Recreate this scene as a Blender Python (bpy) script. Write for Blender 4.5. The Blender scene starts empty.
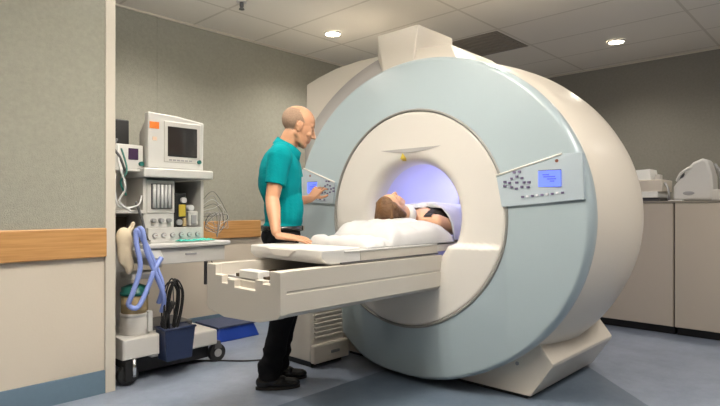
import bpy, bmesh, math, random
from mathutils import Vector, Matrix, noise
random.seed(7)
SC = bpy.context.scene
COL = SC.collection
PI = math.pi

# ------------------------------------------------------------------ materials
MATS = {}
def mat(name, col, rough=.5, metal=0, bump=0, bscale=80, var=0, vscale=6, emit=None, estr=0, spec=.5, trans=0, sheen=0, coat=0):
    if name in MATS: return MATS[name]
    m = bpy.data.materials.new(name); m.use_nodes = True
    nt = m.node_tree; N = nt.nodes; L = nt.links
    b = N['Principled BSDF']
    b.inputs['Base Color'].default_value = (*col, 1)
    b.inputs['Roughness'].default_value = rough
    b.inputs['Metallic'].default_value = metal
    b.inputs['Specular IOR Level'].default_value = spec
    b.inputs['Transmission Weight'].default_value = trans
    b.inputs['Coat Weight'].default_value = coat
    if emit:
        b.inputs['Emission Color'].default_value = (*emit, 1); b.inputs['Emission Strength'].default_value = estr
    tc = N.new('ShaderNodeTexCoord')
    if var:
        n = N.new('ShaderNodeTexNoise'); n.inputs['Scale'].default_value = vscale; n.inputs['Detail'].default_value = 5
        L.new(tc.outputs['Object'], n.inputs['Vector'])
        mx = N.new('ShaderNodeMix'); mx.data_type = 'RGBA'
        mx.inputs['A'].default_value = (*[c*(1-var) for c in col], 1)
        mx.inputs['B'].default_value = (*[min(1, c*(1+var)) for c in col], 1)
        L.new(n.outputs['Fac'], mx.inputs['Factor']); L.new(mx.outputs['Result'], b.inputs['Base Color'])
    if bump:
        n2 = N.new('ShaderNodeTexNoise'); n2.inputs['Scale'].default_value = bscale; n2.inputs['Detail'].default_value = 3
        L.new(tc.outputs['Object'], n2.inputs['Vector'])
        bp = N.new('ShaderNodeBump'); bp.inputs['Strength'].default_value = bump; bp.inputs['Distance'].default_value = .01
        L.new(n2.outputs['Fac'], bp.inputs['Height']); L.new(bp.outputs['Normal'], b.inputs['Normal'])
    MATS[name] = m
    return m

M = dict(
  wall_cream=mat('wall_cream', (.62,.55,.46), .6, bump=.05),
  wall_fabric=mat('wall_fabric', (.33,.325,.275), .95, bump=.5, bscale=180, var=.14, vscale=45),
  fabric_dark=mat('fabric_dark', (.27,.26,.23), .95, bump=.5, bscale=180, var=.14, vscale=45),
  base_blue=mat('base_blue', (.13,.2,.27), .6, var=.06, vscale=30),
  trim_white=mat('trim_white', (.62,.57,.49), .45),
  cream=mat('cream_plastic', (.56,.52,.46), .32),
  cream2=mat('cream_shell', (.68,.62,.54), .3),
  facecr=mat('bore_face_plastic', (.66,.63,.59), .32),
  blue=mat('pale_blue_cover', (.37,.445,.48), .28, coat=.2),
  grayband=mat('grey_recess', (.37,.355,.35), .5),
  groove=mat('grey_groove', (.24,.235,.22), .4),
  borein=mat('bore_lining', (.6,.6,.82), .4),  # lilac glow of the bore lamps tinted into the lining colour
  panel=mat('panel_blue_grey', (.42,.49,.54), .3),
  panel_edge=mat('panel_edge', (.78,.76,.7), .3),
  screen_blue=mat('lit_blue_screen', (.1,.15,.6), .3, emit=(.12,.18,.95), estr=.8),
  screen_text=mat('dark_display_text', (.05,.06,.3), .3, emit=(.05,.08,.5), estr=.6),
  key=mat('dark_key', (.13,.1,.2), .4),
  key_light=mat('light_key', (.75,.75,.8), .4),
  led=mat('amber_led', (.25,.08,.05), .3),
  yellow=mat('yellow_marker', (.6,.45,.06), .4),
  white=mat('white_plastic', (.64,.63,.61), .35),
  white2=mat('off_white_plastic', (.62,.6,.57), .4),
  grey=mat('grey_plastic', (.33,.33,.34), .4),
  dgrey=mat('dark_grey', (.09,.09,.095), .45),
  black=mat('black_rubber', (.012,.012,.013), .5),
  blackgl=mat('dark_screen', (.025,.022,.022), .12),
  purple_screen=mat('dim_purple_screen', (.06,.03,.08), .2),
  orange=mat('orange_sticker', (.85,.22,.03), .5),
  peach=mat('peach_sticker', (.8,.6,.45), .5),
  green=mat('dark_green_knob', (.01,.13,.11), .35),
  chrome=mat('chrome', (.7,.7,.7), .2, metal=1),
  teal=mat('teal_cloth', (.08,.55,.45), .8, bump=.2),
  navy=mat('navy_plastic', (.018,.03,.08), .45),
  step=mat('royal_blue_plastic', (.012,.05,.33), .4),
  steptop=mat('slate_rubber', (.05,.065,.13), .7, bump=.2),
  hose=mat('blue_corrugated_hose', (.25,.33,.72), .5),
  tan=mat('tan_absorbent', (.48,.36,.19), .8, bump=.5, bscale=300),
  beige=mat('beige_bag', (.6,.5,.36), .7),
  clear=mat('clear_plastic', (.75,.76,.74), .1, trans=.85),
  frost=mat('frosted_tube', (.66,.66,.66), .25),
  brown=mat('dark_brown_shelf', (.06,.04,.02), .6),
  linen=mat('white_linen', (.52,.515,.52), .85, bump=.35, bscale=25),
  skin=mat('skin', (.5,.26,.15), .5, bump=.06, bscale=200, var=.06, vscale=20),
  skin2=mat('patient_skin', (.6,.34,.21), .5, var=.05, vscale=20),
  lip=mat('lip', (.5,.19,.14), .5),
  stubble=mat('cropped_grey_hair', (.29,.19,.13), .85, bump=.5, bscale=400, var=.3, vscale=120),
  brow=mat('brow_hair', (.16,.09,.05), .8),
  hair=mat('brown_hair', (.13,.06,.02), .5, bump=.8, bscale=90, var=.5, vscale=40),
  shirt=mat('teal_polo_cotton', (.001,.21,.235), .95, spec=.1, bump=.25, bscale=60, var=.06, vscale=14),
  shirt_dark=mat('dark_teal_placket', (.0,.2,.22), .85),
  trousers=mat('black_trouser_cloth', (.01,.01,.012), .95, spec=.15, bump=.2, bscale=40),
  leather=mat('black_leather', (.012,.011,.011), .22),
  sole=mat('shoe_sole', (.02,.018,.015), .6),
  top=mat('black_jersey', (.018,.013,.012), .85),
  cab=mat('cabinet_laminate', (.5,.44,.365), .4),
  cabtop=mat('cabinet_top', (.25,.225,.19), .4),
  paper=mat('white_paper', (.85,.85,.83), .8),
  lamp=mat('lamp_diffuser', (1,1,1), .5, emit=(1,.87,.68), estr=18),
  vent=mat('grey_vent_tile', (.27,.24,.2), .7),
)

def node_mat(name, build):
    m = bpy.data.materials.new(name); m.use_nodes = True
    build(m.node_tree, m.node_tree.nodes, m.node_tree.links, m.node_tree.nodes['Principled BSDF']); return m
def ceil_nodes(nt, N, L, b):
    tc = N.new('ShaderNodeTexCoord'); sp = N.new('ShaderNodeSeparateXYZ'); L.new(tc.outputs['Object'], sp.inputs[0])
    fs = []
    for ax, off, pitch in (('X', 2.47, .655), ('Y', 1.107, 1.36)):
        a = N.new('ShaderNodeMath'); a.operation = 'SUBTRACT'; a.inputs[1].default_value = off; L.new(sp.outputs[ax], a.inputs[0])
        p = N.new('ShaderNodeMath'); p.operation = 'PINGPONG'; p.inputs[1].default_value = pitch/2; L.new(a.outputs[0], p.inputs[0])
        g = N.new('ShaderNodeMath'); g.operation = 'LESS_THAN'; g.inputs[1].default_value = .011; L.new(p.outputs[0], g.inputs[0]); fs.append(g)
    mx = N.new('ShaderNodeMath'); mx.operation = 'MAXIMUM'; L.new(fs[0].outputs[0], mx.inputs[0]); L.new(fs[1].outputs[0], mx.inputs[1])
    n = N.new('ShaderNodeTexNoise'); n.inputs['Scale'].default_value = 120; L.new(tc.outputs['Object'], n.inputs['Vector'])
    r = N.new('ShaderNodeMix'); r.data_type = 'RGBA'; r.inputs['A'].default_value = (.76,.72,.65,1); r.inputs['B'].default_value = (.81,.77,.7,1)
    L.new(n.outputs['Fac'], r.inputs['Factor'])
    q = N.new('ShaderNodeMix'); q.data_type = 'RGBA'; q.inputs['B'].default_value = (.62,.58,.51,1)
    L.new(mx.outputs[0], q.inputs['Factor']); L.new(r.outputs['Result'], q.inputs['A']); L.new(q.outputs['Result'], b.inputs['Base Color'])
    b.inputs['Roughness'].default_value = .85
def floor_nodes(nt, N, L, b):
    tc = N.new('ShaderNodeTexCoord')
    n = N.new('ShaderNodeTexNoise'); n.inputs['Scale'].default_value = 3.2; n.inputs['Detail'].default_value = 9; n.inputs['Roughness'].default_value = .75
    L.new(tc.outputs['Object'], n.inputs['Vector'])
    r = N.new('ShaderNodeValToRGB'); L.new(n.outputs['Fac'], r.inputs[0])
    r.color_ramp.elements[0].position = .3; r.color_ramp.elements[0].color = (.22,.27,.355,1)
    r.color_ramp.elements[1].position = .7; r.color_ramp.elements[1].color = (.37,.42,.53,1)
    n3 = N.new('ShaderNodeTexNoise'); n3.inputs['Scale'].default_value = 160; L.new(tc.outputs['Object'], n3.inputs['Vector'])
    mx = N.new('ShaderNodeMix'); mx.data_type = 'RGBA'; mx.blend_type = 'MULTIPLY'; mx.inputs['Factor'].default_value = .3
    L.new(r.outputs[0], mx.inputs['A']); L.new(n3.outputs['Color'], mx.inputs['B'])
    sp = N.new('ShaderNodeSeparateXYZ'); L.new(tc.outputs['Object'], sp.inputs[0])      # floor colour multiplied darker in a zone before the scanner
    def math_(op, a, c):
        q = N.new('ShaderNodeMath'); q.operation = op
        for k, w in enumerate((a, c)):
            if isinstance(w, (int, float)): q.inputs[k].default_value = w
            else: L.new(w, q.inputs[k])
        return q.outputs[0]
    dark_zone = math_('MULTIPLY', math_('LESS_THAN', sp.outputs['Y'], 2.44), math_('LESS_THAN', math_('SUBTRACT', sp.outputs['X'], sp.outputs['Y']), 2.43))
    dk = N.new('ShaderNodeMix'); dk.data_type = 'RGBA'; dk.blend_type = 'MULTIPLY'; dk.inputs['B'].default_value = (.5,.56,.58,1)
    L.new(dark_zone, dk.inputs['Factor']); L.new(mx.outputs['Result'], dk.inputs['A']); L.new(dk.outputs['Result'], b.inputs['Base Color'])
    b.inputs['Roughness'].default_value = .33
def wood_nodes(nt, N, L, b):
    tc = N.new('ShaderNodeTexCoord'); mp = N.new('ShaderNodeMapping'); mp.inputs['Scale'].default_value = (1.5, 18, 30)
    L.new(tc.outputs['Object'], mp.inputs[0])
    n = N.new('ShaderNodeTexNoise'); n.inputs['Scale'].default_value = 2.5; n.inputs['Detail'].default_value = 6; L.new(mp.outputs[0], n.inputs['Vector'])
    r = N.new('ShaderNodeValToRGB'); L.new(n.outputs['Fac'], r.inputs[0])
    r.color_ramp.elements[0].position = .3; r.color_ramp.elements[0].color = (.42,.21,.07,1)
    r.color_ramp.elements[1].position = .7; r.color_ramp.elements[1].color = (.58,.32,.125,1)
    L.new(r.outputs[0], b.inputs['Base Color']); b.inputs['Roughness'].default_value = .4
M['ceiling'] = node_mat('ceiling_tiles', ceil_nodes)
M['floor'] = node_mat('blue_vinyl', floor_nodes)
M['wood'] = node_mat('oak_rail', wood_nodes)

# ------------------------------------------------------------------ mesh helpers
def V(*a): return Vector(a)
def frame(z):
    z = Vector(z).normalized(); a = V(0,0,1) if abs(z.z) < .9 else V(1,0,0)
    x = a.cross(z).normalized(); return x, z.cross(x), z
class MB:
    def __init__(s): s.b = bmesh.new(); s.mi = 0
    def _f(s, vs, smooth=False):
        try:
            f = s.b.faces.new(vs); f.smooth = smooth; f.material_index = s.mi; return f
        except ValueError: return None
    def v(s, p): return s.b.verts.new(p)
    def box(s, x0, x1, y0, y1, z0, z1, rot=None, at=None):
        vs = []
        for x, y, z in ((x0,y0,z0),(x1,y0,z0),(x1,y1,z0),(x0,y1,z0),(x0,y0,z1),(x1,y0,z1),(x1,y1,z1),(x0,y1,z1)):
            p = V(x,y,z)
            if rot is not None: p = rot @ p
            if at is not None: p = p + Vector(at)
            vs.append(s.v(p))
        for q in ((0,3,2,1),(4,5,6,7),(0,1,5,4),(1,2,6,5),(2,3,7,6),(3,0,4,7)): s._f([vs[i] for i in q])
        return s
    def prism(s, pts, axis, a0, a1, smooth=False):
        def P(p, a):
            return {'X': V(a,p[0],p[1]), 'Y': V(p[0],a,p[1]), 'Z': V(p[0],p[1],a)}[axis]
        A = [s.v(P(p,a0)) for p in pts]; B = [s.v(P(p,a1)) for p in pts]
        s._f(A); s._f(B)
        n = len(pts)
        for i in range(n): s._f([A[i],A[(i+1)%n],B[(i+1)%n],B[i]], smooth)
        return s
    def hull(s, pts):
        vs = [s.v(p) for p in pts]; r = bmesh.ops.convex_hull(s.b, input=vs)
        for f in r['geom']:
            if isinstance(f, bmesh.types.BMFace): f.material_index = s.mi
        return s
    def rings(s, rs, cap=(True,True), closed=True, smooth=True):
        R = [[s.v(p) for p in r] for r in rs]
        for a, b in zip(R, R[1:]):
            n = len(a)
            for i in range(n if closed else n-1): s._f([a[i],a[(i+1)%n],b[(i+1)%n],b[i]], smooth)
        if cap[0]: s._f(list(reversed(R[0])))
        if cap[1]: s._f(R[-1])
        return s
    def cyl(s, p0, p1, r0, r1=None, n=20, smooth=True, cap=(True,True)):
        if r1 is None: r1 = r0
        p0, p1 = Vector(p0), Vector(p1); x, y, z = frame(p1-p0)
        return s.rings([[p + (x*math.cos(2*PI*i/n) + y*math.sin(2*PI*i/n))*r for i in range(n)] for p, r in ((p0,r0),(p1,r1))], cap, smooth=smooth)
    def lathe(s, c, axis, prof, n=32, cap=(True,True), sx=1, sy=1):
        x, y, z = frame(axis); c = Vector(c)
        return s.rings([[c + z*h + (x*math.cos(2*PI*i/n)*sx + y*math.sin(2*PI*i/n)*sy)*r for i in range(n)] for r, h in prof], cap)
    def tube(s, pts, r, n=8, smooth_path=True):
        pts = [Vector(p) for p in pts]
        if smooth_path and len(pts) > 2:
            q = []
            for i in range(len(pts)-1):
                p0 = pts[max(i-1,0)]; p1 = pts[i]; p2 = pts[i+1]; p3 = pts[min(i+2,len(pts)-1)]
                for k in range(6):
                    t = k/6
                    q.append(.5*((2*p1)+(p2-p0)*t+(2*p0-5*p1+4*p2-p3)*t*t+(3*p1-p0-3*p2+p3)*t**3))
            q.append(pts[-1]); pts = q
        rs = []; px = None
        for i, p in enumerate(pts):
            d = (pts[min(i+1,len(pts)-1)] - pts[max(i-1,0)]).normalized()
            if px is None: px = frame(d)[0]
            px = (px - d*px.dot(d)).normalized(); py = d.cross(px)
            rr = r(i/(len(pts)-1)) if callable(r) else r
            rs.append([p + (px*math.cos(2*PI*k/n) + py*math.sin(2*PI*k/n))*rr for k in range(n)])
        return s.rings(rs)
    def ell(s, c, ax, rot=None, nu=20, nv=12):
        c = Vector(c); rot = rot or Matrix.Identity(3)
        rs = []
        for j in range(1, nv):
            t = PI*j/nv
            rs.append([c + rot @ V(ax[0]*math.sin(t)*math.cos(2*PI*i/nu), ax[1]*math.sin(t)*math.sin(2*PI*i/nu), -ax[2]*math.cos(t)) for i in range(nu)])
        a = s.v(c + rot @ V(0,0,-ax[2])); b = s.v(c + rot @ V(0,0,ax[2]))
        R = [[s.v(p) for p in r] for r in rs]
        for q, w in zip(R, R[1:]):
            for i in range(nu): s._f([q[i],q[(i+1)%nu],w[(i+1)%nu],w[i]], True)
        for i in range(nu):
            s._f([a, R[0][(i+1)%nu], R[0][i]], True); s._f([b, R[-1][i], R[-1][(i+1)%nu]], True)
        return s
    def cap(s, p0, r0, p1, r1, n=16, k=4):      # tapered capsule
        p0, p1 = Vector(p0), Vector(p1); x, y, z = frame(p1-p0)
        prof = [(p0, r0, -PI/2 + (PI/2)*(i/k)) for i in range(k+1)] + [(p1, r1, (PI/2)*(i/k)) for i in range(k+1)]
        rs = [[p + z*(r*math.sin(a)) + (x*math.cos(2*PI*i/n) + y*math.sin(2*PI*i/n))*max(r*math.cos(a), 1e-4) for i in range(n)] for p, r, a in prof]
        return s.rings(rs)
    def build(s, name, material, parent=None, bevel=0, seg=2, subsurf=0, auto=False):
        bmesh.ops.recalc_face_normals(s.b, faces=s.b.faces)
        me = bpy.data.meshes.new(name); s.b.to_mesh(me); s.b.free()
        for m in (material if isinstance(material, (list,tuple)) else [material]): me.materials.append(m)
        return link(name, me, parent, bevel, seg, subsurf)
def link(name, me, parent=None, bevel=0, seg=2, subsurf=0):
    o = bpy.data.objects.new(name, me); COL.objects.link(o)
    if parent is not None:
        root = parent
        while root.parent: root = root.parent
        me.transform(Matrix.Translation(-root.location)); o.parent = parent
    if bevel:
        w = o.modifiers.new('bevel', 'BEVEL'); w.width = bevel; w.segments = seg; w.limit_method = 'ANGLE'; w.angle_limit = math.radians(40)
        w.harden_normals = False
    if subsurf:
        w = o.modifiers.new('sub', 'SUBSURF'); w.levels = w.render_levels = subsurf
    return o
def rebase(o):
    me = o.data; xs = [v.co for v in me.vertices]
    c = V((min(p.x for p in xs)+max(p.x for p in xs))/2, (min(p.y for p in xs)+max(p.y for p in xs))/2, min(p.z for p in xs))
    me.transform(Matrix.Translation(-c)); o.location = c
def tag(o, label, cat, group=None, kind=None):
    o['label'] = label; o['category'] = cat
    if group: o['group'] = group
    if kind: o['kind'] = kind
    if o.type == 'MESH' and o.parent is None and o.location.length == 0: rebase(o)
    return o
def thing(name, loc, label, cat, group=None):
    o = bpy.data.objects.new(name, None); COL.objects.link(o); o.location = loc; o.empty_display_size = .1
    return tag(o, label, cat, group)
def struct(name, mb, m, bevel=0):
    o = mb.build(name, m, None, bevel); o['kind'] = 'structure'; return o
def solid(mb, voxel, smooth=4):                 # fuse overlapping closed pieces into one continuous skin
    bmesh.ops.recalc_face_normals(mb.b, faces=mb.b.faces)
    me = bpy.data.meshes.new('tmp'); mb.b.to_mesh(me); mb.b.free()
    o = bpy.data.objects.new('tmp', me); COL.objects.link(o)
    r = o.modifiers.new('r', 'REMESH'); r.mode = 'VOXEL'; r.voxel_size = voxel; r.use_smooth_shade = True
    if smooth:
        w = o.modifiers.new('s', 'SMOOTH'); w.factor = .5; w.iterations = smooth
    dg = bpy.context.evaluated_depsgraph_get(); dg.update()
    out = bpy.data.meshes.new_from_object(o.evaluated_get(dg))
    bpy.data.objects.remove(o); bpy.data.meshes.remove(me)
    out.materials.clear()
    return out
def shade(me, on=True):
    for p in me.polygons: p.use_smooth = on

# ------------------------------------------------------------------ the room
H = 2.75; YB = 4.4; XR = 6.5; YL = 3.38; XJ = 1.375; X0 = -3.0; Y0 = -3.0
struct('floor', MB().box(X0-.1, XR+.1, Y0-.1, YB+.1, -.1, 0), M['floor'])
struct('ceiling', MB().box(X0-.1, XR+.1, Y0-.1, YB+.1, H, H+.1), M['ceiling'])
def wall(name, x0, x1, y0, y1, upper, upper_mat, lower=M['wall_cream']):
    b = MB(); b.box(x0, x1, y0, y1, 0, H); b.mi = 1
    if upper: b.box(*upper)
    return struct(name, b, [lower, upper_mat])
wall('wall_left', X0, XJ-.06, YL, YL+.16, (X0, XJ-.06, YL-.012, YL, 1.0, H), M['wall_fabric'])
wall('wall_back', X0, XR, YB, YB+.1, (X0, XR, YB-.012, YB, 1.0, H), M['wall_fabric'])
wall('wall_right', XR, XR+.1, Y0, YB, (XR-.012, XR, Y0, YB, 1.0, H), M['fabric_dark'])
wall('wall_front', X0, XR, Y0-.1, Y0, None, M['wall_cream'])
wall('wall_rear', X0-.1, X0, Y0, YL, None, M['wall_cream'])
struct('baseboard_left', MB().box(X0, XJ-.06, YL-.014, YL, 0, .138), M['base_blue'])
struct('baseboard_back', MB().box(XJ, XR, YB-.014, YB, 0, .138), M['base_blue'])
struct('baseboard_right', MB().box(XR-.014, XR, Y0, YB, 0, .138), M['base_blue'])
struct('trim_1', MB().box(X0, XJ-.055, YL-.03, YL-.0, .825, 1.0), M['wood'], .006)      # oak rails
struct('trim_2', MB().box(XJ+.05, 3.2, YB-.03, YB, .835, 1.0), M['wood'], .006)
struct('trim_3', MB().box(XJ-.06, XJ+.0, YL-.02, YL+.18, 0, H), M['trim_white'], .004)    # end post of the partition
struct('trim_4', MB().box(2.14, 2.146, YB-.016, YB, 1.0, H), M['wall_fabric'])             # panel joint
struct('trim_5', MB().box(X0, XR, YB-.03, YB-.012, H-.015, H), M['trim_white'])
struct('trim_6', MB().box(XR-.03, XR-.012, Y0, YB, H-.015, H), M['trim_white'])

# ceiling fittings
def downlight(x, y, label, power=1):
    t = thing('ceiling_downlight', (x, y, H-.03), label, 'ceiling light', 'round recessed ceiling lights')
    MB().lathe((x,y,H-.016), (0,0,1), [(.066,.012),(.08,.014),(.082,.004),(.078,.0),(.068,.002)], 28, (False,False)).build('trim_ring', M['white'], t)
    MB().cyl((x,y,H-.004), (x,y,H-.012), .068, n=28).build('diffuser', M['lamp'], t)
    return t
lights = [(3.48,3.64),(5.55,1.805),(1.4,1.8),(3.48,1.8),(5.55,3.64),(1.4,0),(3.48,0),(5.55,0),(-.8,1.8),(-.8,0),(1.95,3.5)]  # last position is an unseen lamp added to brighten the back wall
LAB = {0:'round recessed ceiling light above the man, nearer the grey back wall', 1:'round recessed ceiling light above the cabinets, over the white head coil'}
for i, (x, y) in enumerate(lights):
    if i < 2: downlight(x, y, LAB[i])
    ld = bpy.data.lights.new('downlight_or_fill_lamp', 'SPOT'); ld.energy = 24 if (x, y) == (3.48,1.8) else 66 if y > .5 and x < 5 else 34; ld.color = (1,.93,.82); ld.spot_size = math.radians(150); ld.spot_blend = 1
    ld.shadow_soft_size = .07
    lo = bpy.data.objects.new('downlight_or_fill_lamp', ld); COL.objects.link(lo); lo.location = (x, y, H-.06)
def ceiling_fill(x, y, e, sx=1.2, sy=.6, col=(1,.95,.88)):
    ld = bpy.data.lights.new('ceiling_fill_lamp', 'AREA'); ld.shape = 'RECTANGLE'; ld.size = sx; ld.size_y = sy; ld.energy = e; ld.color = col
    lo = bpy.data.objects.new('ceiling_fill_lamp', ld); COL.objects.link(lo); lo.location = (x, y, H-.03)
ceiling_fill(3.0, -.3, 26)  # unseen fill light added to brighten the near flank of the scanner
# unseen fill lamp added above the frame to brighten the ceiling
ld = bpy.data.lights.new('ceiling_bounce_fill', 'AREA'); ld.shape = 'DISK'; ld.size = .5; ld.energy = 84; ld.color = (1,.96,.9)
lo = bpy.data.objects.new('ceiling_bounce_fill', ld); COL.objects.link(lo); lo.location = (1.4,1.6,2.25); lo.rotation_euler = (PI,0,0)

b = MB(); b.box(4.47, 5.1, 2.5, 3.8, H-.006, H)
vt = thing('ceiling_vent', (4.8, 2.9, H-.01), 'dark grey ceiling vent tile above the scanner', 'air vent')
b.build('vent_panel', M['vent'], vt)
for k in range(7): MB().box(4.5+k*.083, 4.54+k*.083, 2.53, 3.77, H-.011, H-.006).build('slat', M['vent'], vt)
sp = thing('fire_sprinkler', (2.45, 3.6, H-.07), 'small dark sprinkler head on the ceiling above the carts', 'sprinkler')
MB().cyl((2.45,3.6,H), (2.45,3.6,H-.012), .04).build('flange', M['white2'], sp)
MB().lathe((2.45,3.6,H-.012), (0,0,-1), [(.016,0),(.016,.03),(.01,.035),(.02,.05),(.022,.055)]).build('nozzle', M['dgrey'], sp)

# ------------------------------------------------------------------ MRI scanner
CY, CZ = 2.2, 1.06
def sstep(a, b, x):
    t = min(1, max(0, (x-a)/(b-a))); return t*t*(3-2*t)
def wedge(y, z):
    dy = abs(y-CY); w = .085*min(1, max(0, (.69-dy)/.33))
    return -w*(1-sstep(.886, .898, z))
mri = thing('mri_scanner', (3.4, 2.2, 0), 'large round cream and pale blue MRI scanner with an open bore', 'MRI scanner')
NS = 256
def ering(ry, rz, x, cy=CY, cz=CZ, wd=True, zmin=.035):
    out = []
    for i in range(NS):
        a = 2*PI*i/NS; y = cy + ry*math.cos(a); z = cz + rz*math.sin(a)
        z = max(z, zmin)
        out.append(V(x + (wedge(y,z) if wd else 0), y, z))
    return out
# bore face
prof = []
for k in range(7):
    a = PI/2*k/6; prof.append((.355 + .075*(1-math.cos(a)), 2.905 - .098*math.sin(a)))
for k in range(1, 22): prof.append((.43 + .255*k/21, 2.807 - .007*k/21))
MB().rings([ering(r, r, x) for r, x in [(.355,2.94)] + prof + [(.69,2.806),(.691,2.83)]], (False,False)).build('bore_face', M['facecr'], mri)
MB().rings([ering(.3555,.3555,2.92,wd=False), ering(.3555,.3555,3.95,wd=False), ering(.375,.375,3.95,wd=False)], (False,False)).build('bore_tube', M['borein'], mri)
MB().rings([ering(r, r, x) for r, x in ((.689,2.83),(.69,2.801),(.695,2.792),(.704,2.792),(.709,2.801),(.71,2.83))], (False,False)).build('trim_ring', M['groove'], mri)
# blue front cover
EY, EZ, ECY, ECZ = 1.15, 1.02, 2.215, 1.065
rs = []
def lerp(a, b, t): return a+(b-a)*t
for k in range(41):
    t = k/40; rs.append(ering(lerp(.708,EY,t), lerp(.708,EZ,t), 2.80+.035*t, lerp(CY,ECY,t), lerp(CZ,ECZ,t)))
for f, x in ((1.008,2.84),(1.016,2.852),(1.021,2.868),(1.023,2.888),(1.02,2.92),(1.0,2.96)):
    rs.append(ering(EY*f, EZ*f, x, ECY, ECZ))
MB().rings(rs, (False,False)).build('front_cover', M['blue'], mri)
# cream body
rs = [ering(1.06*f,.96*f,x,ECY,ECZ,False) for f, x in ((.98,2.93),)]
for ry, rz, x in ((1.15,1.02,2.925),(1.165,1.045,2.96),(1.185,1.065,3.1),(1.2,1.08,3.3),(1.2,1.085,3.45),(1.185,1.07,3.6),(1.15,1.04,3.75),(1.1,1.0,3.86),(1.04,.94,3.92),(.95,.86,3.95),(.5,.5,3.96),(.376,.376,3.95)):
    rs.append(ering(ry, rz, x, lerp(ECY,CY,(x-2.9)), ECZ, False))
MB().rings(rs, (False,False)).build('body_shell', M['cream2'], mri)
# squarer casing on the far flank, grey recess, hood and turret
out = [(2.05,2.12),(2.25,2.2),(2.6,2.245),(2.85,2.25),(3.1,2.235),(3.3,2.2),(3.46,2.16),(3.475,1.2),(3.4,.06),(2.9,.06),(2.75,.5),(2.75,1.6),(2.3,1.75),(2.05,2.0)]
MB().prism(out, 'X', 3.0, 3.9).build('side_casing', M['cream'], mri, .012)
b = MB(); inn = []; outr = []
for i in range(60):
    a = lerp(-.55, PI/2*.93, i/59)
    inn.append(V(2.885, ECY+EY*1.0*math.cos(a), ECZ+EZ*1.0*math.sin(a)))
    y = ECY+1.475*math.cos(a+.02); z = ECZ+1.205*math.sin(a+.02)
    if y > 3.468: y = 3.468
    outr.append(V(2.993, y, z))
b.rings([inn, outr, [p+V(.02,0,0) for p in outr]], (False,False), closed=False); b.build('side_recess', M['grayband'], mri)
MB().hull([(2.875,1.9,2.02),(2.875,2.47,2.03),(2.885,1.9,2.07),(2.885,2.47,2.09),(2.95,1.985,2.185),(2.95,2.25,2.21),(2.99,2.58,2.1),(3.5,1.99,2.185),(3.5,2.58,2.215),(3.5,1.75,2.0),(3.5,2.6,2.0)]).build('hood', M['cream'], mri, .01)
MB().hull([(2.95,2.245,2.375),(2.95,2.61,2.375),(3.37,2.245,2.375),(3.37,2.61,2.375),(3.37,2.245,2.0),(3.37,2.61,2.0),(2.95,2.61,2.2),(2.885,2.245,2.04),(2.885,2.49,2.04),(2.95,2.245,2.2)]).build('turret', M['cream'], mri, .006)
# foot skirts and plinth
def foot(s):
    pts = [(1.94,.02),(1.44,.02),(1.31,.215),(1.305,.235),(1.4,.36),(1.75,.25),(1.94,.1)]
    if s < 0: pts = [(2*CY-y, z) for y, z in pts]
    return MB().prism(pts, 'X', 2.965, 3.93)
foot(1).build('foot_skirt', M['cream2'], mri, .006); foot(-1).build('foot_skirt', M['cream2'], mri, .006)
MB().box(2.98, 3.85, 1.47, 2.93, 0, .05).build('plinth', M['black'], mri)
for y, z in ((1.83,.085),(1.52,.2)): MB().cyl((2.967,y,z),(2.958,y,z),.011,n=14).build('foot_screw', M['grey'], mri)
# crescent visor line and yellow marker above the bore
b = MB(); up = []; lo = []
for i in range(25):
    t = i/24*2-1; y = CY+.005+.25*t
    up.append((y, 1.512)); lo.append((y, 1.512-.026*(1-t*t)))
b.prism(up+lo[::-1], 'X', 2.802, 2.815); b.build('visor_slot', M['grayband'], mri)
MB().hull([(2.803,2.262,1.487),(2.808,2.235,1.45),(2.808,2.285,1.45),(2.825,2.245,1.432),(2.825,2.275,1.434),(2.84,2.26,1.45)]).build('alignment_marker', M['yellow'], mri)
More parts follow.
